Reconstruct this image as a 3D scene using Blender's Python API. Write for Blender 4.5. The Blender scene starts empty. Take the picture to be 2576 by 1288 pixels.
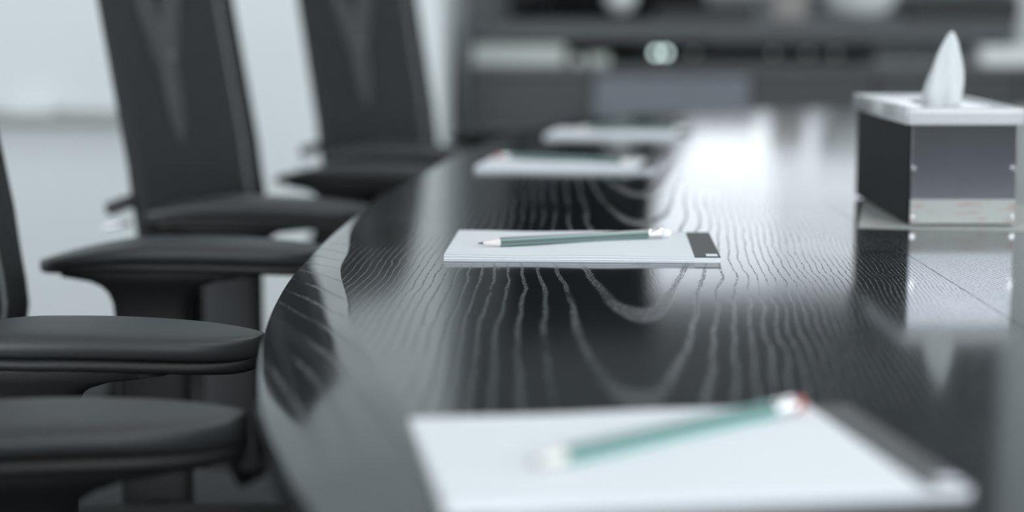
import bpy, bmesh, math, random
from mathutils import Vector, Matrix
random.seed(7)
S = bpy.context.scene
COL = S.collection
PI = math.pi

# ------------------------------------------------------------------ camera
FPX = 4480.0
cd = bpy.data.cameras.new('camera'); cam = bpy.data.objects.new('camera', cd); COL.objects.link(cam)
cd.sensor_width = 36.0; cd.lens = 36.0 * FPX / 2576.0
cam.location = (0, 0, 0.94)
cam.rotation_euler = (PI / 2 - math.radians(8.03), 0, 0)
cd.clip_start = 0.02
cd.dof.use_dof = True; cd.dof.focus_distance = 1.27; cd.dof.aperture_fstop = 2.8
S.camera = cam
# ------------------------------------------------------------------ world, lights, exposure
w = bpy.data.worlds.new('sky'); S.world = w; w.use_nodes = True
bg = w.node_tree.nodes['Background']; bg.inputs[0].default_value = (0.86, 0.93, 1.0, 1); bg.inputs[1].default_value = 2.0
S.view_settings.view_transform = 'Standard'; S.view_settings.look = 'None'
S.view_settings.gamma = 1; S.view_settings.use_curve_mapping = False
S.view_settings.exposure = 0.0
S.cycles.use_denoising = True
S.cycles.max_bounces = 8; S.cycles.transparent_max_bounces = 12
S.cycles.caustics_reflective = False; S.cycles.caustics_refractive = False
LIGHT_W = 11.0
DAY_FILL = [((1.9, -3.36, 1.87), (PI / 2, 0, 0), 4.4, 0.9, 75.0), ((4.86, 0.85, 1.6), (PI / 2, 0, PI / 2), 6.5, 1.3, 85.0), ((-2.1, -3.36, 1.25), (PI / 2, 0, 0), 2.4, 2.1, 102.0), ((-3.86, 0.9, 1.25), (PI / 2, 0, -PI / 2), 4.8, 2.1, 28.0)]
for _p, _r, _w, _h, _e in DAY_FILL:   # fill lamps added inside the openings; left ones brighten the wall behind the chairs
    _l = bpy.data.lights.new('daylight_fill', 'AREA'); _l.shape = 'RECTANGLE'; _l.size = _w; _l.size_y = _h; _l.energy = _e; _l.color = (0.93, 0.98, 1.0)
    _o = bpy.data.objects.new('daylight_fill', _l); COL.objects.link(_o); _o.location = _p; _o.rotation_euler = _r
PANELS = [(0.8, 0.3), (0.8, 2.9)]

# ------------------------------------------------------------------ materials
def principled(name, col, rough=0.5, metal=0.0, spec=0.5, coat=0.0, noise=0.0, nscale=200, bump=0.0, bscale=400):
    m = bpy.data.materials.new(name); m.use_nodes = True
    nt = m.node_tree; p = nt.nodes['Principled BSDF']
    p.inputs['Base Color'].default_value = (*col, 1); p.inputs['Roughness'].default_value = rough
    p.inputs['Metallic'].default_value = metal; p.inputs['Specular IOR Level'].default_value = spec
    p.inputs['Coat Weight'].default_value = coat
    tc = nt.nodes.new('ShaderNodeTexCoord')
    if noise:
        n = nt.nodes.new('ShaderNodeTexNoise'); n.inputs['Scale'].default_value = nscale
        nt.links.new(tc.outputs['Object'], n.inputs['Vector'])
        r = nt.nodes.new('ShaderNodeMapRange'); r.inputs['To Min'].default_value = 1 - noise; r.inputs['To Max'].default_value = 1 + noise
        nt.links.new(n.outputs['Fac'], r.inputs['Value'])
        mx = nt.nodes.new('ShaderNodeVectorMath'); mx.operation = 'SCALE'; mx.inputs[0].default_value = col
        nt.links.new(r.outputs[0], mx.inputs['Scale']); nt.links.new(mx.outputs[0], p.inputs['Base Color'])
    if bump:
        n = nt.nodes.new('ShaderNodeTexNoise'); n.inputs['Scale'].default_value = bscale; n.inputs['Detail'].default_value = 2
        nt.links.new(tc.outputs['Object'], n.inputs['Vector'])
        b = nt.nodes.new('ShaderNodeBump'); b.inputs['Strength'].default_value = bump; b.inputs['Distance'].default_value = 0.0005
        nt.links.new(n.outputs['Fac'], b.inputs['Height']); nt.links.new(b.outputs[0], p.inputs['Normal'])
    return m

def emit(name, col, s):
    m = bpy.data.materials.new(name); m.use_nodes = True
    p = m.node_tree.nodes['Principled BSDF']
    p.inputs['Base Color'].default_value = (*col, 1)
    p.inputs['Emission Color'].default_value = (*col, 1); p.inputs['Emission Strength'].default_value = s
    return m

M = {}
M['wall'] = principled('white_paint', (0.82, 0.865, 0.875), 0.75, noise=0.015, nscale=3, bump=0.1)
M['ceiling'] = principled('ceiling_paint', (0.8, 0.82, 0.82), 0.9, noise=0.02, nscale=20)
M['accent'] = principled('dark_grey_paint', (0.25, 0.265, 0.275), 0.6, noise=0.05, nscale=5)
M['carpet'] = principled('dark_carpet', (0.04, 0.042, 0.044), 0.95, noise=0.4, nscale=300, bump=0.6)
M['alu'] = principled('brushed_aluminium', (0.42, 0.42, 0.40), 0.45, 0.6, noise=0.05)
M['board'] = principled('whiteboard_enamel', (0.82, 0.865, 0.875), 0.6, noise=0.01, nscale=4)
M['arm'] = principled('black_polyurethane', (0.040, 0.043, 0.046), 0.45, noise=0.06, nscale=600, bump=0.25, bscale=1500)
M['plastic'] = principled('black_textured_plastic', (0.018, 0.019, 0.021), 0.5, noise=0.1, nscale=900, bump=0.5, bscale=1200)
M['fabric'] = principled('black_seat_fabric', (0.022, 0.024, 0.026), 0.9, noise=0.3, nscale=700, bump=0.5, bscale=900)
M['rearnet'] = principled('black_rear_net', (0.014, 0.016, 0.017), 0.8, noise=0.1)
M['support'] = principled('grey_support_plastic', (0.62, 0.65, 0.68), 0.4, noise=0.04)
M['chrome'] = principled('polished_chrome', (0.75, 0.76, 0.78), 0.12, 1.0, noise=0.02)
M['paper'] = principled('white_paper', (0.82, 0.85, 0.89), 0.65, spec=0.3, noise=0.01, nscale=30)
M['strip'] = principled('charcoal_card', (0.085, 0.09, 0.095), 0.6, noise=0.1, nscale=900)
M['teal'] = principled('teal_pencil_lacquer', (0.17, 0.42, 0.39), 0.3, noise=0.03)
M['pgrey'] = principled('grey_pencil_lacquer', (0.12, 0.125, 0.125), 0.3, noise=0.05)
M['pwood'] = principled('pale_pencil_wood', (0.75, 0.72, 0.68), 0.6, noise=0.05, nscale=800)
M['lead'] = principled('graphite', (0.1, 0.1, 0.1), 0.4, noise=0.05)
M['silver'] = principled('silver_ferrule', (0.88, 0.89, 0.9), 0.22, 0.9, noise=0.02)
M['rubber'] = principled('white_eraser_rubber', (0.85, 0.85, 0.84), 0.6, noise=0.02)
M['rrubber'] = principled('red_eraser_rubber', (0.42, 0.13, 0.12), 0.6, noise=0.02)
M['black'] = principled('black_gloss', (0.010, 0.011, 0.013), 0.12, noise=0.05)
M['blackmat'] = principled('black_satin', (0.012, 0.013, 0.014), 0.45, noise=0.1)
M['cabinet'] = principled('charcoal_lacquer', (0.052, 0.058, 0.063), 0.35, noise=0.08, nscale=12)
M['cabinet_sheen'] = principled('sheen_tinted_lacquer', (0.19, 0.205, 0.24), 0.35, noise=0.08, nscale=12)  # cabinet lacquer with a reflected sheen put into a lighter slate colour
M['cabtop'] = principled('charcoal_top', (0.10, 0.107, 0.11), 0.4, noise=0.08, nscale=12)
M['ledge'] = principled('grey_ledge_lacquer', (0.075, 0.083, 0.09), 0.35, noise=0.08, nscale=9)
M['white'] = principled('white_ceramic', (0.85, 0.88, 0.88), 0.35, noise=0.02)
M['card'] = principled('pale_card', (0.62, 0.65, 0.63), 0.7, noise=0.04)
M['pinkgrey'] = principled('taupe_card', (0.34, 0.32, 0.31), 0.7, noise=0.04)
M['tissue'] = principled('tissue_paper', (0.64, 0.67, 0.68), 0.9, noise=0.03, nscale=100)
M['curtain'] = principled('charcoal_curtain', (0.03, 0.032, 0.035), 0.9, noise=0.2, nscale=300)
M['blind'] = principled('grey_roller_blind', (0.16, 0.17, 0.175), 0.85, noise=0.06, nscale=300)
M['lampw'] = emit('lamp_diffuser', (1, 0.98, 0.95), 3.0)
M['led'] = emit('indicator_light', (0.75, 0.95, 0.92), 5.0)
M['lid'] = principled('frosted_clear_acrylic', (0.55, 0.57, 0.58), 0.12, noise=0.02)
M['body'] = principled('mirror_polished_metal', (0.22, 0.23, 0.25), 0.12, 0.95, noise=0.08, nscale=18)

M['boxside'] = principled('black_box_side', (0.016, 0.017, 0.019), 0.55, spec=0.2, noise=0.2, nscale=20)
def glass_thin(name, tint=(1, 1, 1), spec=1.0):
    m = bpy.data.materials.new(name); m.use_nodes = True; nt = m.node_tree; nt.nodes.clear()
    o = nt.nodes.new('ShaderNodeOutputMaterial'); mx = nt.nodes.new('ShaderNodeMixShader')
    t = nt.nodes.new('ShaderNodeBsdfTransparent'); t.inputs[0].default_value = (*tint, 1)
    g = nt.nodes.new('ShaderNodeBsdfGlossy'); g.inputs['Roughness'].default_value = 0.03
    f = nt.nodes.new('ShaderNodeFresnel'); f.inputs[0].default_value = 1.45
    nt.links.new(f.outputs[0], mx.inputs[0]); nt.links.new(t.outputs[0], mx.inputs[1]); nt.links.new(g.outputs[0], mx.inputs[2])
    nt.links.new(mx.outputs[0], o.inputs[0]); return m
M['glass'] = glass_thin('window_glass')

def sheer():
    m = bpy.data.materials.new('sheer_voile'); m.use_nodes = True; nt = m.node_tree; nt.nodes.clear()
    o = nt.nodes.new('ShaderNodeOutputMaterial'); mx = nt.nodes.new('ShaderNodeMixShader')
    t = nt.nodes.new('ShaderNodeBsdfTransparent'); d = nt.nodes.new('ShaderNodeBsdfTranslucent')
    d.inputs[0].default_value = (0.8, 0.82, 0.84, 1); mx.inputs[0].default_value = 0.35
    nt.links.new(t.outputs[0], mx.inputs[1]); nt.links.new(d.outputs[0], mx.inputs[2]); nt.links.new(mx.outputs[0], o.inputs[0]); return m
M['sheer'] = sheer()

def mesh_fabric():
    m = bpy.data.materials.new('black_chair_mesh'); m.use_nodes = True; nt = m.node_tree
    p = nt.nodes['Principled BSDF']; out = nt.nodes['Material Output']
    p.inputs['Base Color'].default_value = (0.028, 0.031, 0.033, 1); p.inputs['Roughness'].default_value = 0.6
    tc = nt.nodes.new('ShaderNodeTexCoord')
    W = []
    for ax, sc in (('Y', 260), ('Z', 260)):
        wv = nt.nodes.new('ShaderNodeTexWave'); wv.bands_direction = ax; wv.inputs['Scale'].default_value = sc
        nt.links.new(tc.outputs['Object'], wv.inputs['Vector']); W.append(wv)
    mu = nt.nodes.new('ShaderNodeMath'); mu.operation = 'MULTIPLY'
    nt.links.new(W[0].outputs['Fac'], mu.inputs[0]); nt.links.new(W[1].outputs['Fac'], mu.inputs[1])
    b = nt.nodes.new('ShaderNodeBump'); b.inputs['Strength'].default_value = 0.4; b.inputs['Distance'].default_value = 0.0006
    nt.links.new(mu.outputs[0], b.inputs['Height']); nt.links.new(b.outputs[0], p.inputs['Normal'])
    r = nt.nodes.new('ShaderNodeMapRange'); r.inputs['To Min'].default_value = 0.62; r.inputs['To Max'].default_value = 0.12
    nt.links.new(mu.outputs[0], r.inputs['Value']); nt.links.new(r.outputs[0], p.inputs['Alpha'])
    return m
M['mesh'] = mesh_fabric()

def wood():
    """Near-black lacquered oak: pale open pores gathered in cathedral rings."""
    m = bpy.data.materials.new('black_lacquered_oak'); m.use_nodes = True; nt = m.node_tree
    p = nt.nodes['Principled BSDF']; L = nt.links.new
    tc = nt.nodes.new('ShaderNodeTexCoord'); sep = nt.nodes.new('ShaderNodeSeparateXYZ'); L(tc.outputs['Object'], sep.inputs[0])
    def mt(op, a, b=None, c=None, clamp=False):
        n = nt.nodes.new('ShaderNodeMath'); n.operation = op; n.use_clamp = clamp
        for i, v in enumerate((a, b, c)):
            if v is None: continue
            if isinstance(v, (int, float)): n.inputs[i].default_value = v
            else: L(v, n.inputs[i])
        return n.outputs[0]
    def noise(vec_scale, scale=1.0, detail=2.0, rough=0.5, off=(0, 0, 0)):
        mp = nt.nodes.new('ShaderNodeMapping'); mp.inputs['Scale'].default_value = vec_scale; mp.inputs['Location'].default_value = off
        L(tc.outputs['Object'], mp.inputs['Vector'])
        n = nt.nodes.new('ShaderNodeTexNoise'); n.inputs['Scale'].default_value = scale; n.inputs['Detail'].default_value = detail
        n.inputs['Roughness'].default_value = rough; L(mp.outputs[0], n.inputs['Vector']); return n.outputs['Fac']
    def smooth(v, a, b, lo=0.0, hi=1.0):
        r = nt.nodes.new('ShaderNodeMapRange'); r.interpolation_type = 'SMOOTHSTEP'
        for k, q in (('From Min', a), ('From Max', b), ('To Min', lo), ('To Max', hi)): r.inputs[k].default_value = q
        L(v, r.inputs['Value']); return r.outputs[0]
    X, Y = sep.outputs[0], sep.outputs[1]
    wob = mt('MULTIPLY', mt('SUBTRACT', noise((12, 3.5, 1), 1.0, 3), 0.5), 0.022)
    wob2 = mt('MULTIPLY', mt('SUBTRACT', noise((60, 22, 1), 1.0, 2, off=(3, 1, 0)), 0.5), 0.004)
    # section masks: right-hand veneer leaf and far leaf
    right = mt('MULTIPLY', mt('GREATER_THAN', X, 0.304), mt('LESS_THAN', Y, 1.69))
    # edge leaf on the bevel is banded across
    Xw = mt('ADD', mt('ADD', X, wob), wob2)
    u = mt('SUBTRACT', Xw, mt('ADD', 0.075, mt('MULTIPLY', mt('SUBTRACT', Y, 1.0), 0.07)))
    side = mt('GREATER_THAN', u, 0.0)
    k = mt('ADD', 120.0, mt('MULTIPLY', side, 90.0))
    F = mt('SUBTRACT', Y, mt('MULTIPLY', k, mt('MULTIPLY', u, u)))
    F = mt('DIVIDE', mt('SUBTRACT', F, 0.965), 0.235)
    Fr = mt('MULTIPLY', mt('ADD', mt('ADD', X, mt('MULTIPLY', Y, 0.10)), mt('MULTIPLY', mt('ADD', wob, wob2), 0.5)), 290.0)
    mixF = nt.nodes.new('ShaderNodeMix'); mixF.data_type = 'FLOAT'
    L(right, mixF.inputs['Factor']); L(F, mixF.inputs['A']); L(Fr, mixF.inputs['B'])
    geo = nt.nodes.new('ShaderNodeNewGeometry'); sn = nt.nodes.new('ShaderNodeSeparateXYZ'); L(geo.outputs['Normal'], sn.inputs[0])
    bev = mt('LESS_THAN', sn.outputs[2], 0.993)
    Fb = mt('MULTIPLY', mt('ADD', mt('ADD', X, mt('MULTIPLY', mt('MULTIPLY', Y, Y), 0.15)), mt('MULTIPLY', wob, 0.9)), 62.0)
    mixB = nt.nodes.new('ShaderNodeMix'); mixB.data_type = 'FLOAT'
    L(bev, mixB.inputs['Factor']); L(mixF.outputs['Result'], mixB.inputs['A']); L(Fb, mixB.inputs['B'])
    fr = mt('FRACT', mixB.outputs['Result'])
    tri = mt('ABSOLUTE', mt('SUBTRACT', fr, 0.5))
    ring = smooth(tri, 0.15, 0.05)
    pores = noise((1500, 420, 1), 1.0, 2, 0.6)
    pm = smooth(pores, 0.46, 0.60)
    fade = smooth(noise((14, 7, 1), 1.0, 2, off=(7, 2, 0)), 0.30, 0.54, 0.35, 1.0)
    edge_fade = mt('SUBTRACT', smooth(X, -0.09, 0.0, 0.4, 1.0), mt('MULTIPLY', bev, -0.12))
    mask = mt('MULTIPLY', mt('MULTIPLY', mt('MULTIPLY', ring, pm), fade), edge_fade)
    # a few loose scratches / dust
    dust = smooth(noise((900, 700, 1), 1.0, 1, off=(1, 9, 0)), 0.74, 0.78, 0, 0.5)
    mask2 = mt('MAXIMUM', mask, dust)
    mc = nt.nodes.new('ShaderNodeMix'); mc.data_type = 'RGBA'
    mc.inputs['A'].default_value = (0.011, 0.013, 0.0145, 1); mc.inputs['B'].default_value = (0.085, 0.093, 0.096, 1)
    L(mask2, mc.inputs['Factor']); L(mc.outputs['Result'], p.inputs['Base Color'])
    L(smooth(mask, 0, 1, 0.085, 0.5), p.inputs['Roughness'])
    p.inputs['IOR'].default_value = 1.62
    b = nt.nodes.new('ShaderNodeBump'); b.inputs['Strength'].default_value = 0.35; b.inputs['Distance'].default_value = 0.00012
    b.invert = True
    h = mt('ADD', mask, mt('MULTIPLY', noise((500, 40, 1), 1.0, 2), 0.25))
    L(h, b.inputs['Height']); L(b.outputs[0], p.inputs['Normal'])
    return m
M['wood'] = wood()
M['edgewood'] = principled('black_lacquer_edge', (0.011, 0.013, 0.0145), 0.12, noise=0.1, nscale=40)

def printed():
    m = principled('faded_printed_paper', (0.42, 0.44, 0.43), 0.6)
    nt = m.node_tree; p = nt.nodes['Principled BSDF']; L = nt.links.new
    tc = nt.nodes.new('ShaderNodeTexCoord'); n = nt.nodes.new('ShaderNodeTexNoise'); n.inputs['Scale'].default_value = 60
    mp = nt.nodes.new('ShaderNodeMapping'); mp.inputs['Scale'].default_value = (1, 2.5, 4)
    L(tc.outputs['Object'], mp.inputs['Vector']); L(mp.outputs[0], n.inputs['Vector'])
    cr = nt.nodes.new('ShaderNodeValToRGB'); cr.color_ramp.elements[0].position = 0.55; cr.color_ramp.elements[0].color = (0.42, 0.44, 0.43, 1)
    cr.color_ramp.elements[1].position = 0.72; cr.color_ramp.elements[1].color = (0.38, 0.27, 0.25, 1)
    L(n.outputs['Fac'], cr.inputs[0]); L(cr.outputs[0], p.inputs['Base Color']); return m
M['print'] = printed()

# ------------------------------------------------------------------ helpers
def link(name, me, mat, parent=None, smooth=True, angle=40):
    o = bpy.data.objects.new(name, me); COL.objects.link(o)
    if mat is not None and not me.materials: me.materials.append(M[mat])
    if smooth:
        for f in me.polygons: f.use_smooth = True
        if angle is not None: me.set_sharp_from_angle(angle=math.radians(angle))
    if parent: o.parent = parent
    return o

def from_bm(name, bm, mat, parent=None, smooth=True, angle=40, tris=True):
    bmesh.ops.recalc_face_normals(bm, faces=bm.faces[:])
    me = bpy.data.meshes.new(name); bm.to_mesh(me); bm.free()
    return link(name, me, mat, parent, smooth, angle)

def box_bm(c, s, bev=0.0, seg=2, rot=None, bm=None):
    b = bmesh.new(); bmesh.ops.create_cube(b, size=1.0)
    for v in b.verts: v.co = Vector((v.co.x * s[0], v.co.y * s[1], v.co.z * s[2]))
    if bev: bmesh.ops.bevel(b, geom=b.edges[:] , offset=bev, segments=seg, affect='EDGES', profile=0.5)
    mt = Matrix.Translation(c)
    if rot is not None: mt = mt @ rot
    bmesh.ops.transform(b, matrix=mt, verts=b.verts[:])
    if bm is None: return b
    me = bpy.data.meshes.new('t'); b.to_mesh(me); b.free(); bm.from_mesh(me); bpy.data.meshes.remove(me); return bm

def box(name, c, s, mat, parent=None, bev=0.0, seg=2, rot=None):
    o = from_bm(name, box_bm(c, s, bev, seg, rot), mat, parent, smooth=bev > 0, angle=50)
    if bev:
        for f in sorted(o.data.polygons, key=lambda f: -f.area)[:6]: f.use_smooth = False
    return o

def loft(bm, rings, cap=True, closed=False):
    R = [[bm.verts.new(p) for p in r] for r in rings]; n = len(R[0])
    pairs = list(zip(R[:-1], R[1:])) + ([(R[-1], R[0])] if closed else [])
    for a, b in pairs:
        for i in range(n):
            bm.faces.new((a[i], a[(i + 1) % n], b[(i + 1) % n], b[i]))
    if cap and not closed:
        bm.faces.new(R[0][::-1]); bm.faces.new(R[-1])
    return bm

def tube(bm, pts, rad, n=12, closed=False, flat=1.0, side=None):
    pts = [Vector(p) for p in pts]; rings = []; N = len(pts); up = Vector((0, 0, 1))
    ref = Vector(side) if side else None
    for i, p in enumerate(pts):
        a = pts[(i - 1) % N] if (closed or i) else p; b = pts[(i + 1) % N] if (closed or i < N - 1) else p
        t = (b - a).normalized()
        if ref is None:
            ref = t.cross(up if abs(t.z) < 0.9 else Vector((1, 0, 0))).normalized()
        ref = (ref - t * ref.dot(t)).normalized(); q = t.cross(ref)
        r = rad[i] if isinstance(rad, (list, tuple)) else rad
        rings.append([p + ref * (r * math.cos(2 * PI * k / n)) + q * (r * flat * math.sin(2 * PI * k / n)) for k in range(n)])
    return loft(bm, rings, closed=closed)

def lathe(prof, c=(0, 0, 0), n=32):
    bm = bmesh.new(); rings = []
    for r, z in prof:
        rings.append([(c[0] + max(r, 1e-4) * math.cos(2 * PI * k / n), c[1] + max(r, 1e-4) * math.sin(2 * PI * k / n), c[2] + z) for k in range(n)])
    return loft(bm, rings)

def interp(x, tab):
    if x <= tab[0][0]: return tab[0][1]
    for (a, va), (b, vb) in zip(tab[:-1], tab[1:]):
        if x <= b:
            t = (x - a) / (b - a); t = t * t * (3 - 2 * t); return va + (vb - va) * t
    return tab[-1][1]

def spline(P, n=8, closed=True):
    out = []; N = len(P)
    for i in range(N if closed else N - 1):
        g = lambda k: Vector(P[k % N]) if closed else Vector(P[min(max(k, 0), N - 1)])
        a, b, c, d = g(i - 1), g(i), g(i + 1), g(i + 2)
        for j in range(n):
            t = j / n
            out.append(0.5 * ((2 * b) + (c - a) * t + (2 * a - 5 * b + 4 * c - d) * t * t + (3 * b - a - 3 * c + d) * t ** 3))
    if not closed: out.append(Vector(P[-1]))
    return out

def empty(name, loc=(0, 0, 0), rz=0.0):
    o = bpy.data.objects.new(name, None); o.empty_display_size = 0.05; COL.objects.link(o)
    o.location = loc; o.rotation_euler = (0, 0, rz); return o

def tag(o, label, cat, group=None):
    o['label'] = label; o['category'] = cat
    if group: o['group'] = group
    return o

def struct(o, label=None):
    o['kind'] = 'structure'
    if label: o['label'] = label
    return o

def copy_tree(o, parent=None):
    c = o.copy(); COL.objects.link(c)
    if parent: c.parent = parent
    for ch in list(o.children): copy_tree(ch, c)
    return c

# ------------------------------------------------------------------ room shell
struct(box('floor', (0.5, 2.0, -0.05), (9.0, 11.0, 0.1), 'carpet'), 'dark grey carpet floor')
struct(box('ceiling', (0.5, 2.0, 2.85), (9.0, 11.0, 0.1), 'ceiling'), 'white ceiling')


# right wall with a long window
def wall_with_hole(name, c, s, axis, hole, mat):
    bm = bmesh.new(); x0, x1, z0, z1 = hole
    a0, a1 = (c[0] - s[0] / 2, c[0] + s[0] / 2) if axis == 'x' else (c[1] - s[1] / 2, c[1] + s[1] / 2)
    Z0, Z1 = c[2] - s[2] / 2, c[2] + s[2] / 2
    for (p, q, r, t) in ((a0, x0, Z0, Z1), (x1, a1, Z0, Z1), (x0, x1, Z0, z0), (x0, x1, z1, Z1)):
        if q - p < 1e-4 or t - r < 1e-4: continue
        if axis == 'x': box_bm(((p + q) / 2, c[1], (r + t) / 2), (q - p, s[1], t - r), bm=bm)
        else: box_bm((c[0], (p + q) / 2, (r + t) / 2), (s[0], q - p, t - r), bm=bm)
    return struct(from_bm(name, bm, mat, smooth=False))
wall_with_hole('wall_near', (2.1, -3.45, 1.4), (5.8, 0.1, 2.8), 'x', (-0.3, 4.2, 1.40, 2.34), 'accent')
wall_with_hole('wall_near_glazed', (-2.4, -3.45, 1.4), (3.2, 0.1, 2.8), 'x', (-3.4, -0.85, 0.12, 2.34), 'wall')
wall_with_hole('wall_right', (4.95, 2.0, 1.4), (0.1, 11.0, 2.8), 'y', (-2.5, 4.2, 0.9, 2.3), 'wall')
wall_with_hole('wall_left', (-3.95, 2.0, 1.4), (0.1, 11.0, 2.8), 'y', (-1.6, 3.4, 0.12, 2.34), 'wall')
# white wall behind the chairs, ending in a corner beside the dark recess
struct(box('wall_back', (-2.04, 5.85, 1.4), (3.72, 2.5, 2.8), 'wall'), 'bright white wall behind the chairs')
WX0, WX1, WZ0, WZ1 = 0.52, 1.98, 0.985, 1.72
wall_with_hole('wall_recess', (2.36, 7.05, 1.4), (5.08, 0.1, 2.8), 'x', (WX0, WX1, WZ0, WZ1), 'accent')
struct(box('wall_partition', (1.64 + 0.6, 5.86, 1.4), (1.2, 0.1, 2.8), 'wall'), 'white partition end at the right edge')

# recess window
def window(name, axis, c, w_, h_, mull):
    r = box(name, c, (w_, 0.006, h_) if axis == 'x' else (0.006, w_, h_), 'glass'); struct(r)
    bm = bmesh.new()
    def bar(u0, u1, z0, z1):
        cc = ((u0 + u1) / 2, (z0 + z1) / 2); ss = (u1 - u0, z1 - z0)
        if axis == 'x': box_bm((c[0] + cc[0], c[1], c[2] + cc[1]), (ss[0], 0.06, ss[1]), bm=bm)
        else: box_bm((c[0], c[1] + cc[0], c[2] + cc[1]), (0.06, ss[0], ss[1]), bm=bm)
    t = 0.035
    bar(-w_ / 2, w_ / 2, -h_ / 2, -h_ / 2 + t); bar(-w_ / 2, w_ / 2, h_ / 2 - t, h_ / 2)
    bar(-w_ / 2, -w_ / 2 + t, -h_ / 2, h_ / 2); bar(w_ / 2 - t, w_ / 2, -h_ / 2, h_ / 2)
    for q in mull: bar(q - t / 2, q + t / 2, -h_ / 2, h_ / 2)
    f = from_bm('window_frame', bm, 'board', r, smooth=False)
    return r
window('window_1', 'x', ((WX0 + WX1) / 2, 7.05, (WZ0 + WZ1) / 2), WX1 - WX0, WZ1 - WZ0, [0.78])
window('window_3', 'x', (1.95, -3.45, 1.87), 4.5, 0.94, [0])
window('fill_window_near', 'x', (-2.125, -3.45, 1.23), 2.55, 2.22, [0])  # unseen full-height window added to light the wall behind the chairs
window('fill_window_left', 'y', (-3.95, 0.9, 1.23), 5.0, 2.22, [-1.2, 1.2])  # unseen side window added so more light reaches the low back wall
window('window_2', 'y', (4.95, 0.85, 1.6), 6.7, 1.4, [-2.2, 0, 2.2])

# ceiling light panels
for i, (x, y) in enumerate(PANELS):
    t = empty('ceiling_light', (x, y, 2.8))
    tag(t, 'square white ceiling light panel above the %s end of the table' % ('near', 'far')[i], 'ceiling light', 'ceiling light panels')
    box('light_frame', (0, 0, -0.012), (0.64, 0.64, 0.024), 'board', t, 0.003)
    box('diffuser', (0, 0, -0.026), (0.58, 0.58, 0.004), 'lampw', t)
    ld = bpy.data.lights.new('panel_light', 'AREA'); ld.shape = 'SQUARE'; ld.size = 0.58; ld.energy = LIGHT_W; ld.color = (0.96, 0.99, 1.0)
    lo = bpy.data.objects.new('panel_light', ld); COL.objects.link(lo); lo.parent = t; lo.location = (0, 0, -0.035)

# ------------------------------------------------------------------ boardroom table
ZT = 0.75
left = [(0.79, -0.33), (0.52, -0.20), (0.27, 0.02), (0.10, 0.24), (-0.010, 0.46), (-0.062, 0.62), (-0.084, 0.702), (-0.102, 0.767), (-0.133, 0.907),
        (-0.156, 1.095), (-0.164, 1.30), (-0.155, 1.52), (-0.140, 1.72), (-0.112, 2.00), (-0.071, 2.31), (-0.027, 2.56), (0.045, 2.83), (0.19, 3.10), (0.44, 3.30), (0.79, 3.38)]
cx = 0.79
right_pts = [(2 * cx - x, y) for (x, y) in left[1:-1]][::-1]
outline = [p for p in spline([Vector((x, y, 0)) for x, y in left + right_pts], 8)]
Nn = len(outline)
WT = [(0.0, 0.066), (0.90, 0.064), (1.10, 0.054), (1.33, 0.038), (1.55, 0.018), (1.75, 0.009), (4.0, 0.009)]
def ring(inset_fn, z_fn):
    out = []
    for i, p in enumerate(outline):
        t = (outline[(i + 1) % Nn] - outline[i - 1]).normalized(); n = Vector((t.y, -t.x, 0))  # inward for this winding
        if (Vector((cx, 1.5, 0)) - p).dot(n) < 0: n = -n
        out.append(p + n * inset_fn(p.y) + Vector((0, 0, z_fn(p.y))))
    return out
wf = lambda y: interp(y, WT)
SL = 0.20
zr = lambda y: ZT - SL * wf(y)
ZB = 0.712
prof = [(lambda y: 0.012, lambda y: ZB), (lambda y: 0.004, lambda y: ZB), (lambda y: 0.001, lambda y: ZB + 0.003), (lambda y: 0.0, lambda y: ZB + 0.008),
        (lambda y: 0.0, lambda y: zr(y) - 0.006), (lambda y: 0.0006, lambda y: zr(y) - 0.0032), (lambda y: 0.0018, lambda y: zr(y) - 0.0012), (lambda y: 0.0036, lambda y: zr(y) - 0.0001),
        (lambda y: max(wf(y) - 0.0016, 0.005), lambda y: ZT - 0.0003), (lambda y: max(wf(y) - 0.0006, 0.006), lambda y: ZT - 0.00006), (lambda y: wf(y) + 0.0005, lambda y: ZT), (lambda y: wf(y) + 0.0035, lambda y: ZT)]
tb = bmesh.new(); loft(tb, [ring(a, b) for a, b in prof])
bmesh.ops.recalc_face_normals(tb, faces=tb.faces[:])
whole = bpy.data.meshes.new('t'); tb.to_mesh(whole); tb.free()
table = empty('boardroom_table', (0, 0, 0))
tag(table, 'glossy black oak boardroom table with curved edge and visible grain', 'table')
def section(cuts):
    b = bmesh.new(); b.from_mesh(whole)
    for co, no in cuts:
        r = bmesh.ops.bisect_plane(b, geom=b.verts[:] + b.edges[:] + b.faces[:], plane_co=co, plane_no=no, clear_outer=True, dist=1e-6)
        ed = [e for e in b.edges if e.is_boundary]
        bmesh.ops.edgeloop_fill(b, edges=ed)
    o = from_bm('veneer_panel', b, 'wood', table, True, 24)
    return o
G = 0.0003; SY = 1.69; SX = 0.304
section([((0, SY + G, 0), (0.0, -1, 0))])
section([((0, SY - G, 0), (0, 1, 0)), ((SX - G, 0, 0), (1, 0, 0))])
section([((0, SY - G, 0), (0, 1, 0)), ((SX + G, 0, 0), (-1, 0, 0)), ((1.276 - G, 0, 0), (1, 0, 0))])
section([((0, SY - G, 0), (0, 1, 0)), ((1.276 + G, 0, 0), (-1, 0, 0))])
bpy.data.meshes.remove(whole)
for (y) in (0.55, 2.5):
    box('pedestal', (cx, y, 0.345), (0.9, 0.16, 0.60), 'edgewood', table, 0.01)
    box('foot_plate', (cx, y, 0.0225), (1.05, 0.42, 0.045), 'edgewood', table, 0.01)
    box('mounting_rail', (cx, y, 0.6785), (1.1, 0.3, 0.067), 'edgewood', table, 0.004)
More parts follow.
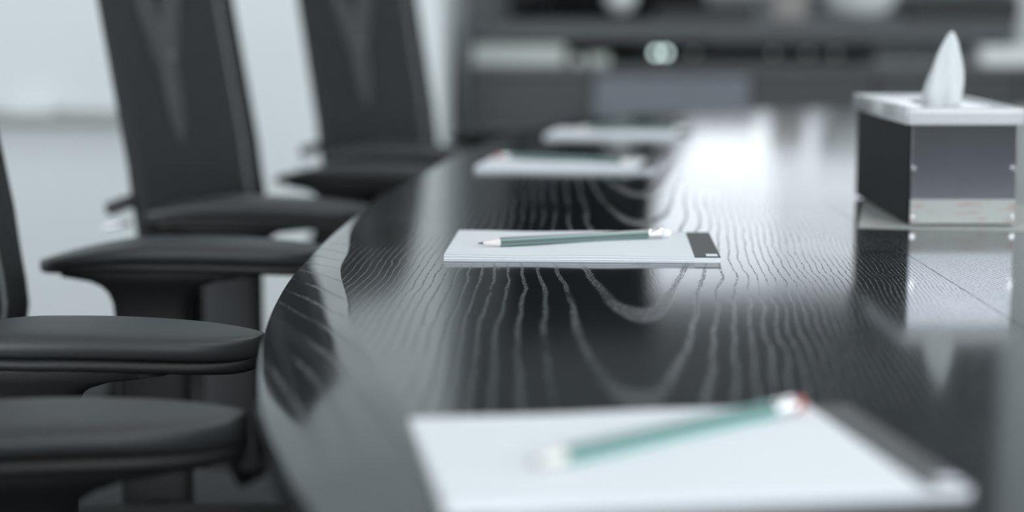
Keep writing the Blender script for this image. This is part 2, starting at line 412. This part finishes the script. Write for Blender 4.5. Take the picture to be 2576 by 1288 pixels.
box('stretcher_beam', (cx, 1.525, 0.45), (0.06, 1.79, 0.14), 'edgewood', table, 0.006)

# ------------------------------------------------------------------ office chairs (facing +x, origin on the floor)
AZ = 0.72   # highest point of the arm pad
def back_x(z):
    return interp(z, [(0.40, -0.215), (0.50, -0.180), (0.58, -0.150), (0.66, -0.130), (0.74, -0.138)]) if z < 0.74 else -0.138 - (z - 0.74) * 0.165
def back_half(z):
    base = interp(z, [(0.44, 0.165), (0.60, 0.195), (0.68, 0.196), (0.95, 0.194), (1.07, 0.184)])
    for z0, s in ((0.44, 1), (1.085, -1)):
        d = (z - z0) * s
        if d < 0.05: base -= 0.05 * (1 - math.sqrt(max(0, 1 - (1 - d / 0.05) ** 2)))
    return base

def pad_bm(dx, grow, zlo, zhi, n=44, m=28):
    """long arched arm pad lofted along x; zlo..zhi select the slice of thickness"""
    bm = bmesh.new(); rings = []
    x0, x1 = -0.105 + dx, 0.170 + dx
    for i in range(n + 1):
        t = 0.5 - 0.5 * math.cos(PI * i / n); x = x0 + (x1 - x0) * t
        e = abs(2 * t - 1)
        w2 = (0.0455 + grow) * max(0.0, 1 - e ** 3.4) ** 0.55 + 0.0008
        arch = -0.020 * max(0.0, (0.42 - t) / 0.42) ** 1.7 - 0.0075 * max(0.0, (t - 0.5) / 0.5) ** 1.8
        th = 0.0275 * (0.45 + 0.55 * min(1.0, t / 0.42) ** 0.8) * (0.60 + 0.40 * max(0.0, 1 - e ** 14) ** 0.5)
        zc = AZ + arch - th / 2
        r = []
        for k in range(m):
            a = 2 * PI * k / m; ca, sa = math.cos(a), math.sin(a)
            yy = w2 * math.copysign(abs(ca) ** 0.45, ca); q = math.copysign(abs(sa) ** 0.58, sa)
            zz = zc + (zlo + (zhi - zlo) * (q + 1) / 2 - 0.5) * th
            r.append((x, yy, zz))
        rings.append(r)
    return loft(bm, rings)

def make_armrest(parent, sy, dx=0.0):
    # post and T bracket
    bm = bmesh.new(); rings = []
    for z, hx, hy, cxx in ((0.40, 0.034, 0.013, 0.0), (0.60, 0.034, 0.014, 0.0), (0.640, 0.034, 0.015, 0.0), (0.660, 0.0355, 0.018, 0.000), (0.670, 0.040, 0.022, 0.001),
                           (0.677, 0.048, 0.026, 0.003), (0.6825, 0.062, 0.030, 0.006), (0.687, 0.094, 0.032, 0.012), (0.6925, 0.096, 0.032, 0.012)):
        r = []
        for k in range(32):
            a = 2 * PI * k / 32; ca, sa = math.cos(a), math.sin(a)
            r.append((cxx + hx * math.copysign(abs(ca) ** 0.35, ca), hy * math.copysign(abs(sa) ** 0.35, sa), z))
        rings.append(r)
    loft(bm, rings)
    o = from_bm('armrest', bm, 'plastic', parent, angle=50); o.location = (0, sy, 0)
    from_bm('arm_pad', pad_bm(dx, 0, 0.30, 1.0), 'arm', o, angle=None)
    from_bm('pad_base', pad_bm(dx, -0.0006, 0.0, 0.42), 'plastic', o, angle=None)
    # lower bracket that joins the seat pan
    b2 = bmesh.new(); s = -1 if sy > 0 else 1
    tube(b2, [(0, 0, 0.47), (0, 0, 0.42), (0, s * 0.02, 0.398), (0, s * 0.10, 0.39), (0, s * 0.15, 0.39)], [0.03, 0.03, 0.028, 0.026, 0.024], 16, flat=0.5)
    from_bm('arm_bracket', b2, 'plastic', o, angle=60)
    return o

def make_chair(dx=0.0):
    t = empty('office_chair')
    # mesh back
    nz, ny = 44, 16
    def sheet(off, shrink, thick, name, mat):
        bm = bmesh.new(); F = []; B = []
        for i in range(nz + 1):
            z = 0.442 + (1.083 - 0.442) * i / nz; h = back_half(z) - shrink; rf = []; rb = []
            for j in range(ny + 1):
                y = h * (2 * j / ny - 1); c = 0.022 * (y / 0.2) ** 2
                rf.append(bm.verts.new((back_x(z) + c + off, y, z))); rb.append(bm.verts.new((back_x(z) + c + off - thick, y, z)))
            F.append(rf); B.append(rb)
        for i in range(nz):
            for j in range(ny):
                bm.faces.new((F[i][j], F[i][j + 1], F[i + 1][j + 1], F[i + 1][j]))
                bm.faces.new((B[i][j], B[i + 1][j], B[i + 1][j + 1], B[i][j + 1]))
            bm.faces.new((F[i][0], F[i + 1][0], B[i + 1][0], B[i][0])); bm.faces.new((F[i][ny], B[i][ny], B[i + 1][ny], F[i + 1][ny]))
        for j in range(ny):
            bm.faces.new((F[0][j], B[0][j], B[0][j + 1], F[0][j + 1])); bm.faces.new((F[nz][j], F[nz][j + 1], B[nz][j + 1], B[nz][j]))
        return from_bm(name, bm, mat, t, angle=50)
    sheet(0.0, 0.003, 0.0025, 'backrest', 'mesh')
    sheet(-0.022, 0.006, 0.002, 'rear_net', 'rearnet')
    rim = []
    for i in range(30): z = 0.442 + 0.641 * i / 29; rim.append((back_x(z) + 0.022 * (back_half(z) / 0.2) ** 2 - 0.011, back_half(z), z))
    top = [(back_x(1.084) + 0.022 * (y / 0.2) ** 2 - 0.011, y, 1.084) for y in (0.11, 0.06, 0, -0.06, -0.11)]
    bot = [(back_x(0.441) + 0.022 * (y / 0.2) ** 2 - 0.011, y, 0.441) for y in (-0.09, -0.04, 0, 0.04, 0.09)]
    bm = bmesh.new(); tube(bm, rim + top + [(x, -y, z) for x, y, z in rim[::-1]] + bot, 0.0105, 10, closed=True)
    from_bm('back_frame', bm, 'rearnet', t, angle=None)
    bm = bmesh.new()
    def pt(y, z): return (back_x(z) + 0.022 * (y / 0.2) ** 2 - 0.0105, y, z)
    tube(bm, [pt(0, z) for z in (0.765, 0.785, 0.81, 0.85, 0.88)], [0.006, 0.016, 0.022, 0.026, 0.030], 12, flat=0.28, side=(0, 1, 0))
    for s in (1, -1):
        tube(bm, [pt(s * y, z) for y, z in ((0, 0.865), (0.02, 0.90), (0.045, 0.95), (0.08, 1.01), (0.13, 1.065))], [0.026, 0.025, 0.024, 0.022, 0.02], 12, flat=0.28, side=(0, 1, 0.01))
    from_bm('back_support', bm, 'support', t, angle=60)['label'] = 'grey Y shaped rib showing through the mesh'
    bm = bmesh.new(); tube(bm, [(back_x(0.56) - 0.035, 0, 0.60), (back_x(0.5) - 0.04, 0, 0.52), (-0.20, 0, 0.43), (-0.15, 0, 0.385), (-0.05, 0, 0.375)], [0.022, 0.03, 0.034, 0.034, 0.03], 16, flat=0.6)
    from_bm('back_spine', bm, 'plastic', t)
    kb = box('lumbar_knob', (-0.146, -0.207, 0.705), (0.034, 0.022, 0.016), 'plastic', t, 0.005, 3, Matrix.Rotation(-0.35, 4, 'Y'))
    bm = bmesh.new(); tube(bm, [(-0.135, -0.203, 0.684), (-0.150, -0.209, 0.682), (-0.166, -0.212, 0.679)], [0.003, 0.0028, 0.0025], 10)
    from_bm('adjustment_lever', bm, 'chrome', t)['label'] = 'thin pale metal lever'
    # seat cushion
    bm = bmesh.new(); rings = []
    for i in range(29):
        tt = 0.5 - 0.5 * math.cos(PI * i / 28); x = -0.20 + 0.47 * tt; e = abs(2 * tt - 1)
        w2 = 0.232 * max(0.0, 1 - e ** 4.5) ** 0.5 + 0.001
        ed = max(0.0, 1 - e ** 6) ** 0.5
        zt = 0.462 + 0.014 * ed - 0.045 * max(0, tt - 0.72) ** 1.3; th = 0.03 + 0.035 * ed
        r = []
        for k in range(36):
            a = 2 * PI * k / 36; ca, sa = math.cos(a), math.sin(a)
            r.append((x, w2 * math.copysign(abs(ca) ** 0.55, ca), zt - th / 2 + th / 2 * math.copysign(abs(sa) ** 0.6, sa)))
        rings.append(r)
    loft(bm, rings); from_bm('seat', bm, 'fabric', t, angle=None)
    box('seat_pan', (0.03, 0, 0.397), (0.36, 0.36, 0.02), 'plastic', t, 0.008, 3)
    box('tilt_mechanism', (-0.01, 0, 0.372), (0.20, 0.15, 0.045), 'plastic', t, 0.012, 3)
    bm = bmesh.new(); tube(bm, [(0, 0, 0.085), (0, 0, 0.22)], 0.026, 20); tube(bm, [(0, 0, 0.2), (0, 0, 0.36)], 0.015, 20)
    from_bm('gas_column', bm, 'blackmat', t)
    hub = from_bm('base_hub', lathe([(0.0, 0.075), (0.045, 0.075), (0.048, 0.10), (0.042, 0.125), (0.0, 0.128)], n=24), 'plastic', t)
    for k in range(5):
        a = 2 * PI * k / 5 + 0.3; c, s = math.cos(a), math.sin(a)
        bm = bmesh.new(); tube(bm, [(0.035 * c, 0.035 * s, 0.102), (0.15 * c, 0.15 * s, 0.094), (0.27 * c, 0.27 * s, 0.078), (0.30 * c, 0.30 * s, 0.074)], [0.024, 0.021, 0.017, 0.014], 14, flat=0.7)
        from_bm('leg', bm, 'plastic', t)
        bm = bmesh.new()
        for q in (-0.012, 0.012):
            ex, ey = -s * q, c * q; ax = Vector((-s, c, 0)) * 0.009; cc = Vector((0.285 * c + ex, 0.285 * s + ey, 0.026))
            tube(bm, [cc - ax * 0.9, cc - ax * 0.6, cc + ax * 0.6, cc + ax * 0.9], [0.022, 0.026, 0.026, 0.022], 20)
        tube(bm, [(0.285 * c, 0.285 * s, 0.026), (0.285 * c, 0.285 * s, 0.075)], 0.006, 10)
        from_bm('caster', bm, 'blackmat', t)
    for sy in (-0.225, 0.225): make_armrest(t, sy, dx)
    return t

GC = 'mesh office chairs along the table edge'
spots = [((-0.343, 1.450), 0, 'black mesh office chair at the left picture edge, its two armrests in clearest focus'),
         ((-0.278, 2.270), -12, 'black mesh office chair whose tall tilted back stands left of centre-left gap'),
         ((-0.113, 3.050), -24, 'black mesh office chair farthest along the table, beside the wall corner')]
spots[1] = (spots[1][0], -12, 'black mesh office chair with the widest visible tilted back, second of the three backs')
base = make_chair()
for i, (p, a, lab) in enumerate(spots):
    c = base if i == 0 else copy_tree(base)
    c.location = (p[0], p[1], 0); c.rotation_euler = (0, 0, math.radians(a)); tag(c, lab, 'chair', GC)
nc = make_chair(dx=-0.036)
nc.location = (-0.226, 0.733, 0); nc.rotation_euler = (0, 0, math.radians(14))
tag(nc, 'nearest black mesh office chair, only one blurred armrest in the lower left corner', 'chair', GC)

# ------------------------------------------------------------------ notepads and pencils
def notepad(fl, yaw, label, curl=1.0, th=0.0046):
    t = empty('notepad', (fl[0], fl[1], ZT), math.radians(yaw)); tag(t, label, 'notepad', 'notepads on the table')
    W, D, WS = 0.187, 0.145, 0.0195
    bm = bmesh.new(); nx = 30; NL = 7
    # page block with slightly wavy, fanned sheets along its long edges
    lay = []
    for L_ in range(NL + 1):
        f = L_ / NL; row = []
        for i in range(nx + 1):
            x = W * i / nx; wv = curl * 0.00035 * math.sin(x * 60 + 1) * f; st = 0.0004 * math.sin(L_ * 2.3)
            row.append((x, st, f * th + wv)); 
        back = [(x, D - 0.0003 * math.cos(L_ * 1.7), z) for (x, y, z) in row[::-1]]
        lay.append(row + back)
    loft(bm, lay)
    # replace caps by strips
    for f in [f for f in bm.faces if len(f.verts) > 4]: bm.faces.remove(f)
    vs = list(bm.verts); n2 = 2 * (nx + 1); bm.verts.ensure_lookup_table()
    for base_ in (0, NL * n2):
        for i in range(nx):
            a, b = bm.verts[base_ + i], bm.verts[base_ + i + 1]; c, d = bm.verts[base_ + n2 - 2 - i], bm.verts[base_ + n2 - 1 - i]
            bm.faces.new((a, b, c, d))
    from_bm('page_block', bm, 'paper', t, angle=30)
    s = box('binding_block', (W + WS / 2, D / 2, (th - 0.0010) / 2), (WS, D, th - 0.0010), 'paper', t)
    s = box('binding_strip', (W + WS / 2 + 0.0001, D / 2, th - 0.0006), (WS - 0.0004, D - 0.0006, 0.0008), 'strip', t)
    s['label'] = 'charcoal strip across the bound end'
    box('logo_patch', (W + WS - 0.0062, 0.0085, th - 0.0001), (0.0085, 0.011, 0.0003), 'paper', s)['label'] = 'small white printed block'
    return t

notepad((-0.051, 1.321), -2.8, 'sharp white notepad in the middle of the table with pencil lying lengthwise')
n4 = notepad((-0.0250, 0.6445), 8.5, 'large blurred white notepad nearest the camera, at the bottom', 0.6)
notepad((-0.043, 2.055), -8.5, 'blurred white notepad second farthest, just beyond the sharp one', 1.0)
notepad((0.046, 2.56), -9.5, 'farthest small blurred white notepad on the table', 1.0)

def pencil(tip, end, label, z=ZT + 0.0046 + 0.0035, alt=False, red=False, roll=0.0):
    tip = Vector((*tip, z)); end = Vector((*end, z)); d = end - tip; Ln = d.length; rz = math.atan2(d.y, d.x)
    t = empty('pencil', tip, rz); tag(t, label, 'pencil', 'pencils on the notepads')
    R = 0.0038; bl = Ln - 0.020; x0 = 0.018
    bm = bmesh.new(); prof = []
    for k in range(6):
        a = PI / 3 * k + PI / 6
        for da in (-0.13, 0.13): prof.append((math.cos(a + da), math.sin(a + da)))
    rr = [[(x, R * cy, R * cz * 0.98) for cy, cz in prof] for x in (x0, bl)]
    loft(bm, rr)
    bm.faces.ensure_lookup_table()
    for i, f in enumerate(bm.faces):
        if len(f.verts) == 4:   # side faces of the hexagon
            k = i % 12
            if alt: f.material_index = 1 if (k // 2) % 2 == 0 or k % 2 == 0 else 0
            else: f.material_index = 1 if k % 2 == 0 else 0
    me_o = from_bm('barrel', bm, None, t, smooth=False)
    me_o.data.materials.append(M['pgrey']); me_o.data.materials.append(M['teal'])
    def rev(name, pr, mat):
        b = bmesh.new(); loft(b, [[(x, max(r, 1e-5) * math.cos(2 * PI * k / 20), max(r, 1e-5) * math.sin(2 * PI * k / 20)) for k in range(20)] for x, r in pr])
        return from_bm(name, b, mat, t)
    rev('sharpened_wood', [(0.0045, 0.0010), (0.012, 0.0025), (0.0182, 0.0036)], 'pwood')
    rev('graphite_point', [(0.0, 0.0), (0.0006, 0.0003), (0.0046, 0.00105)], 'lead')
    rev('ferrule', [(bl - 0.001, 0.0037), (bl, 0.0040), (bl + 0.003, 0.0040), (bl + 0.0036, 0.0037), (bl + 0.0042, 0.0041), (bl + 0.0056, 0.0041), (bl + 0.0062, 0.0037), (bl + 0.0068, 0.0040), (bl + 0.012, 0.0040), (bl + 0.0122, 0.0036)], 'silver')
    rev('eraser', [(bl + 0.0115, 0.0035), (bl + 0.0165, 0.0036), (bl + 0.0188, 0.0032), (bl + 0.0197, 0.002), (bl + 0.02, 0.0002)], 'rrubber' if red else 'rubber')
    for ch in t.children: ch.rotation_euler = (roll, 0, 0)
    return t
pencil((-0.0267, 1.359), (0.1277, 1.423), 'sharp grey pencil with teal edge stripes on the middle notepad')
pencil((0.0065, 0.695), (0.134, 0.8047), 'blurred teal pencil slanting across the nearest notepad', alt=True, red=True, roll=0.5)
pencil((0.146, 2.085), (-0.020, 2.165), 'blurred pencil pointing right on the second farthest notepad', red=True)
pencil((0.095, 2.655), (0.262, 2.635), 'blurred pencil on the farthest notepad', )

# ------------------------------------------------------------------ tissue box and printed sheet
sh = box('printed_sheet', (0, 0, 0.0004), (0.215, 0.212, 0.0008), 'print')
sh.location = (0.4255, 1.604, ZT); sh.rotation_euler = (0, 0, math.radians(-12))
tag(sh, 'pale sheet with faint reddish print lying under the tissue box', 'paper sheet')
TB = empty('tissue_box', (0.3885, 1.648, ZT + 0.0008))
tag(TB, 'dark tissue box with mirror front and pale lid, at the right of the table', 'tissue box')
box('box_body', (0, 0.0005, 0.0475), (0.093, 0.239, 0.093), 'boxside', TB, 0.003, 3)
box('front_panel', (0, -0.1197, 0.0475), (0.090, 0.0012, 0.091), 'body', TB, 0.0003)['label'] = 'mirror polished front'
bm = bmesh.new()
for c, s in (((0, -0.1215, 0.0945), (0.098, 0.005, 0.015)), ((0, 0.1215, 0.0945), (0.098, 0.005, 0.015)), ((-0.0485, 0, 0.0945), (0.005, 0.24, 0.015)), ((0.0485, 0, 0.0945), (0.005, 0.24, 0.015))):
    box_bm(c, s, 0.001, 2, bm=bm)
from_bm('lid_rim', bm, 'lid', TB)
# lid plate with oval slot
bm = bmesh.new(); N = 40; outer = []; inner = []
rings = []
def rr_pt(a, hx, hy, e): return (hx * math.copysign(abs(math.cos(a)) ** e, math.cos(a)), hy * math.copysign(abs(math.sin(a)) ** e, math.sin(a)))
for (hx, hy, e, z) in ((0.046, 0.119, 0.15, 0.0965), (0.046, 0.119, 0.15, 0.0995), (0.018, 0.06, 1, 0.0995), (0.018, 0.06, 1, 0.0965)):
    rings.append([(*rr_pt(2 * PI * k / N + 0.01, hx, hy, e), z) for k in range(N)])
loft(bm, rings, closed=True); from_bm('lid', bm, 'lid', TB, angle=30)
box('label_band', (0, -0.1209, 0.0125), (0.090, 0.0012, 0.021), 'print', TB)['label'] = 'pale printed band along the bottom'
for sx in (-1, 1):
    for sy in (-1, 1):
        for zz in (0.008, 0.050):
            bm = bmesh.new(); tube(bm, [(sx * 0.043, sy * 0.1195, zz), (sx * 0.043, sy * 0.1225, zz)], 0.0022, 12)
            from_bm('screw', bm, 'chrome', TB)
# tissue: a folded sheet rising to a leaning point
ts = bmesh.new(); rings = []
for i in range(26):
    t = i / 25; z = 0.085 + 0.080 * t; hw = 0.0165 * (1 - t ** 2.2) ** 0.8 + 0.0009; hd = 0.020 * (1 - t) ** 0.7 + 0.0008
    ring_ = []
    for k in range(40):
        a = 2 * PI * k / 40; fold = 1 + 0.13 * math.sin(5 * a + 4 * t) * (1 - 0.3 * t) + 0.05 * math.sin(11 * a - 6 * t)
        ring_.append((0.004 * t ** 2 + 0.004 - 0.007 * (1 - t) ** 2 * 0.8 + hw * fold * math.cos(a), 0.0 + hd * fold * math.sin(a), z))
    rings.append(ring_)
loft(ts, rings)
to = from_bm('tissue', ts, 'tissue', None, angle=None); to.location = (0.396, 1.648, ZT + 0.0008)
tag(to, 'white tissue pulled up to a point from the tissue box', 'tissue')

# ------------------------------------------------------------------ whiteboard on the white wall
YB = 4.60
wb = empty('whiteboard', (-1.90, YB, 0.66)); tag(wb, 'white wall board with a grey bottom tray behind the chairs', 'whiteboard')
box('board_panel', (0, -0.010, 0.66), (2.02, 0.02, 1.30), 'board', wb, 0.002)
box('pen_tray', (0, -0.045, -0.006), (2.04, 0.07, 0.020), 'alu', wb, 0.005, 3)
bm = bmesh.new()
for c, s in (((-1.015, -0.012, 0.66), (0.02, 0.03, 1.33)), ((1.015, -0.012, 0.66), (0.02, 0.03, 1.33)), ((0, -0.012, 1.32), (2.05, 0.03, 0.02))): box_bm(c, s, 0.003, bm=bm)
from_bm('board_frame', bm, 'board', wb)
er = box('board_eraser', (0, 0, 0.011), (0.11, 0.035, 0.022), 'board', None, 0.005, 3); er.location = (-1.22, YB - 0.062, 0.664)
tag(er, 'pale eraser resting on the tray of the wall board', 'eraser')

# ------------------------------------------------------------------ recess: credenza, ledge and things on them
def PX(x, d): return (x - 1288) / FPX * d
def PZ(y, d): return 0.94 - (y - 12) / FPX * d
YC = 5.20
cr = empty('credenza', (0, 0, 0)); tag(cr, 'long low charcoal credenza in the dark recess beyond the table', 'cabinet')
xl, xr = PX(1172, YC), 1.86
zt = PZ(163, YC)
box('carcass', ((xl + xr) / 2, YC + 0.235, 0.05 + (zt - 0.02 - 0.05) / 2), (xr - xl, 0.43, zt - 0.07), 'blackmat', cr)
box('worktop', ((xl + xr) / 2, YC + 0.225, zt - 0.0125), (xr - xl + 0.01, 0.47, 0.025), 'cabtop', cr, 0.003)
box('plinth', ((xl + xr) / 2, YC + 0.24, 0.025), (xr - xl - 0.06, 0.36, 0.05), 'blackmat', cr)
edges = [1176, 1490, 1888, 2196, 2560]
for i in range(4):
    a, b = PX(edges[i], YC) + 0.004, PX(edges[i + 1], YC) - 0.004
    dr = box('door', ((a + b) / 2, YC + 0.010, (0.06 + zt - 0.03) / 2), (b - a, 0.02, zt - 0.03 - 0.06), 'cabinet_sheen' if i == 1 else 'cabinet', cr, 0.002)
    if i == 1: dr['label'] = 'door coloured lighter to stand for a glossy reflection'
    bm = bmesh.new(); hx = b - 0.035 if i % 2 == 0 else a + 0.035
    tube(bm, [(hx, YC, 0.52), (hx, YC - 0.022, 0.525), (hx, YC - 0.022, 0.615), (hx, YC, 0.62)], 0.004, 10); from_bm('handle', bm, 'blackmat', dr)
b_ = PX(2560, YC)
box('door', ((b_ + xr) / 2, YC + 0.010, (0.06 + zt - 0.03) / 2), (xr - b_ - 0.008, 0.02, zt - 0.03 - 0.06), 'cabinet', cr, 0.002)

# raised ledge over the credenza
YL = 5.30
lz1, lz0 = PZ(50, YL), PZ(101, YL)
lg = empty('raised_ledge', (0, 0, 0)); tag(lg, 'grey horizontal ledge raised above the credenza top', 'shelf')
lx0, lx1 = PX(1180, YL), PX(2548, YL)
box('shelf_board', ((lx0 + lx1) / 2, YL + 0.14, (lz0 + lz1) / 2), (lx1 - lx0, 0.28, lz1 - lz0), 'ledge', lg, 0.004)
for x in (lx0 + 0.02, lx1 - 0.02):
    box('support', (x, YL + 0.2, (zt + lz0) / 2), (0.03, 0.12, lz0 - zt), 'blackmat', lg)

# in the gap
g1 = box('document_box', (0, 0, 0.029), (PX(1420, 5.28) - PX(1190, 5.28), 0.10, 0.058), 'card', None, 0.003)
g1.location = ((PX(1420, 5.28) + PX(1190, 5.28)) / 2, 5.29, zt)
g1.data.materials.clear(); g1.data.materials.append(M['card']); tag(g1, 'long pale flat box on the credenza at the white corner', 'box')
for i, (x, ww, hh) in enumerate(((1452, 30, 0.026), (1505, 50, 0.030))):
    o = box('small_carton', (0, 0, hh / 2), (ww / FPX * 5.25, 0.04, hh), 'card', None, 0.002); o.location = (PX(x, 5.25), 5.26, zt)
    tag(o, ['small dim carton just right of the long pale box', 'wider small dim carton near the row of round lights'][i], 'box', 'small cartons on the credenza')
rv = empty('media_receiver', (PX(1900, 5.32), 5.40, zt)); tag(rv, 'flat black media receiver with a row of round knobs under the ledge', 'receiver')
rw = PX(2200, 5.32) - PX(1600, 5.32)
box('housing', (0, 0, 0.033), (rw, 0.14, 0.056), 'black', rv, 0.003)
for x in (-0.3, 0.3): box('foot', (x, 0, 0.003), (0.03, 0.03, 0.006), 'blackmat', rv)
def disc(name, x, y, r, mat, par, lab=None):
    bm = bmesh.new(); X = PX(x, 5.33) - rv.location.x; Z = PZ(y, 5.33) - zt
    tube(bm, [(X, -0.069, Z), (X, -0.080, Z), (X, -0.082, Z)], [r, r, r * 0.8], 20)
    o = from_bm(name, bm, mat, par)
    if lab: o['label'] = lab
disc('indicator_lamp', 1648, 131, 0.0075, 'led', rv, 'pale green lit lamp'); disc('indicator_lamp', 1672, 131, 0.0075, 'led', rv, 'pale green lit lamp')
for x in (1742, 1940, 2026, 2096): disc('knob', x, 132, 0.009, 'alu', rv)
wbx = box('storage_box', (0, 0, 0.028), (0.24, 0.09, 0.056), 'white', None, 0.004)
wbx.location = (PX(2458, 5.22) + 0.12, 5.30 - 0.0, zt); wbx.scale = (1, 1, 1)
wbx.location.y = 5.25
tag(wbx, 'low white box on the right end of the credenza', 'box')

# on the ledge
def sit(o, x, y): o.location = (x, y, lz1); return o
v = from_bm('vase', lathe([(0.0, 0.0), (0.03, 0.0), (0.048, 0.03), (0.058, 0.09), (0.05, 0.16), (0.028, 0.20), (0.03, 0.22), (0.024, 0.22), (0.0, 0.19)], n=36), 'black')
tag(sit(v, PX(1342, 5.40), 5.40), 'black rounded vase on the ledge near the white corner', 'vase')
sp = empty('globe_lamp', (PX(1558, 5.42), 5.42, lz1)); tag(sp, 'white globe on a dark foot on the ledge', 'lamp')
from_bm('foot', lathe([(0.0, 0.0), (0.028, 0.0), (0.028, 0.006), (0.008, 0.012), (0.008, 0.024), (0.0, 0.024)], n=28), 'blackmat', sp)
from_bm('globe', lathe([(0.048 * math.sin(PI * i / 18), 0.068 - 0.048 * math.cos(PI * i / 18)) for i in range(19)], n=32), 'white', sp)
o = box('equipment_case', (0, 0, 0.020), (0.30, 0.14, 0.04), 'blackmat', None, 0.004); tag(sit(o, PX(1765, 5.42), 5.42), 'flat dark case on the ledge right of the white globe', 'case')
o = box('leaning_folder', (0, 0, 0.055), (0.10, 0.03, 0.11), 'pinkgrey', None, 0.003, 2, Matrix.Rotation(-0.0, 4, 'Y')); tag(sit(o, PX(1980, 5.40), 5.40), 'upright taupe folder beside the white bowl', 'folder')
o = from_bm('bowl', lathe([(0.0, 0.0), (0.045, 0.0), (0.075, 0.012), (0.105, 0.045), (0.118, 0.09), (0.120, 0.13), (0.114, 0.13), (0.100, 0.05), (0.0, 0.02)], n=48), 'white')
tag(sit(o, PX(2155, 5.43), 5.43), 'large white bowl on the ledge', 'bowl')
o = box('media_player', (0, 0, 0.035), (0.32, 0.16, 0.07), 'blackmat', None, 0.004); tag(sit(o, PX(2405, 5.42), 5.42), 'black box on the right end of the ledge', 'box')

# curtains and blind of the recess window
def curtain(name, x0f, x1f, z0, z1, y, mat, amp=0.018, waves=60):
    bm = bmesh.new(); nx, nz = 60, 16; A = []
    for i in range(nz + 1):
        z = z0 + (z1 - z0) * i / nz; row = []
        for j in range(nx + 1):
            f = j / nx; x = x0f(z) + (x1f(z) - x0f(z)) * f
            row.append(bm.verts.new((x, y + amp * math.sin(f * waves * 0.55), z)))
        A.append(row)
    for i in range(nz):
        for j in range(nx): bm.faces.new((A[i][j], A[i][j + 1], A[i + 1][j + 1], A[i + 1][j]))
    r = bmesh.ops.solidify(bm, geom=bm.faces[:], thickness=0.002)
    return from_bm(name, bm, mat, None, angle=60)
c1 = curtain('curtain', lambda z: 0.0, lambda z: 0.56 + 0.20 * max(0, min(1, (1.30 - z) / 0.35)), 0.06, 1.86, 6.93, 'curtain')  # added curtain, out of view, darkens and slants the window reflection on the table
tag(c1, 'dark curtain added left of the recess window to shape its mirror image in the table', 'curtain')
c2 = curtain('sheer_curtain', lambda z: 1.03, lambda z: 1.97, 0.90, 1.86, 6.96, 'sheer', 0.014, 70)
tag(c2, 'pale sheer curtain over the recess window, seen mirrored in the table', 'curtain')
bm = bmesh.new(); tube(bm, [(-0.05, 6.94, 1.87), (2.1, 6.94, 1.87)], 0.012, 14)
cr_ = from_bm('curtain_rail', bm, 'blackmat'); tag(cr_, 'thin dark curtain rail above the recess window', 'curtain rail')
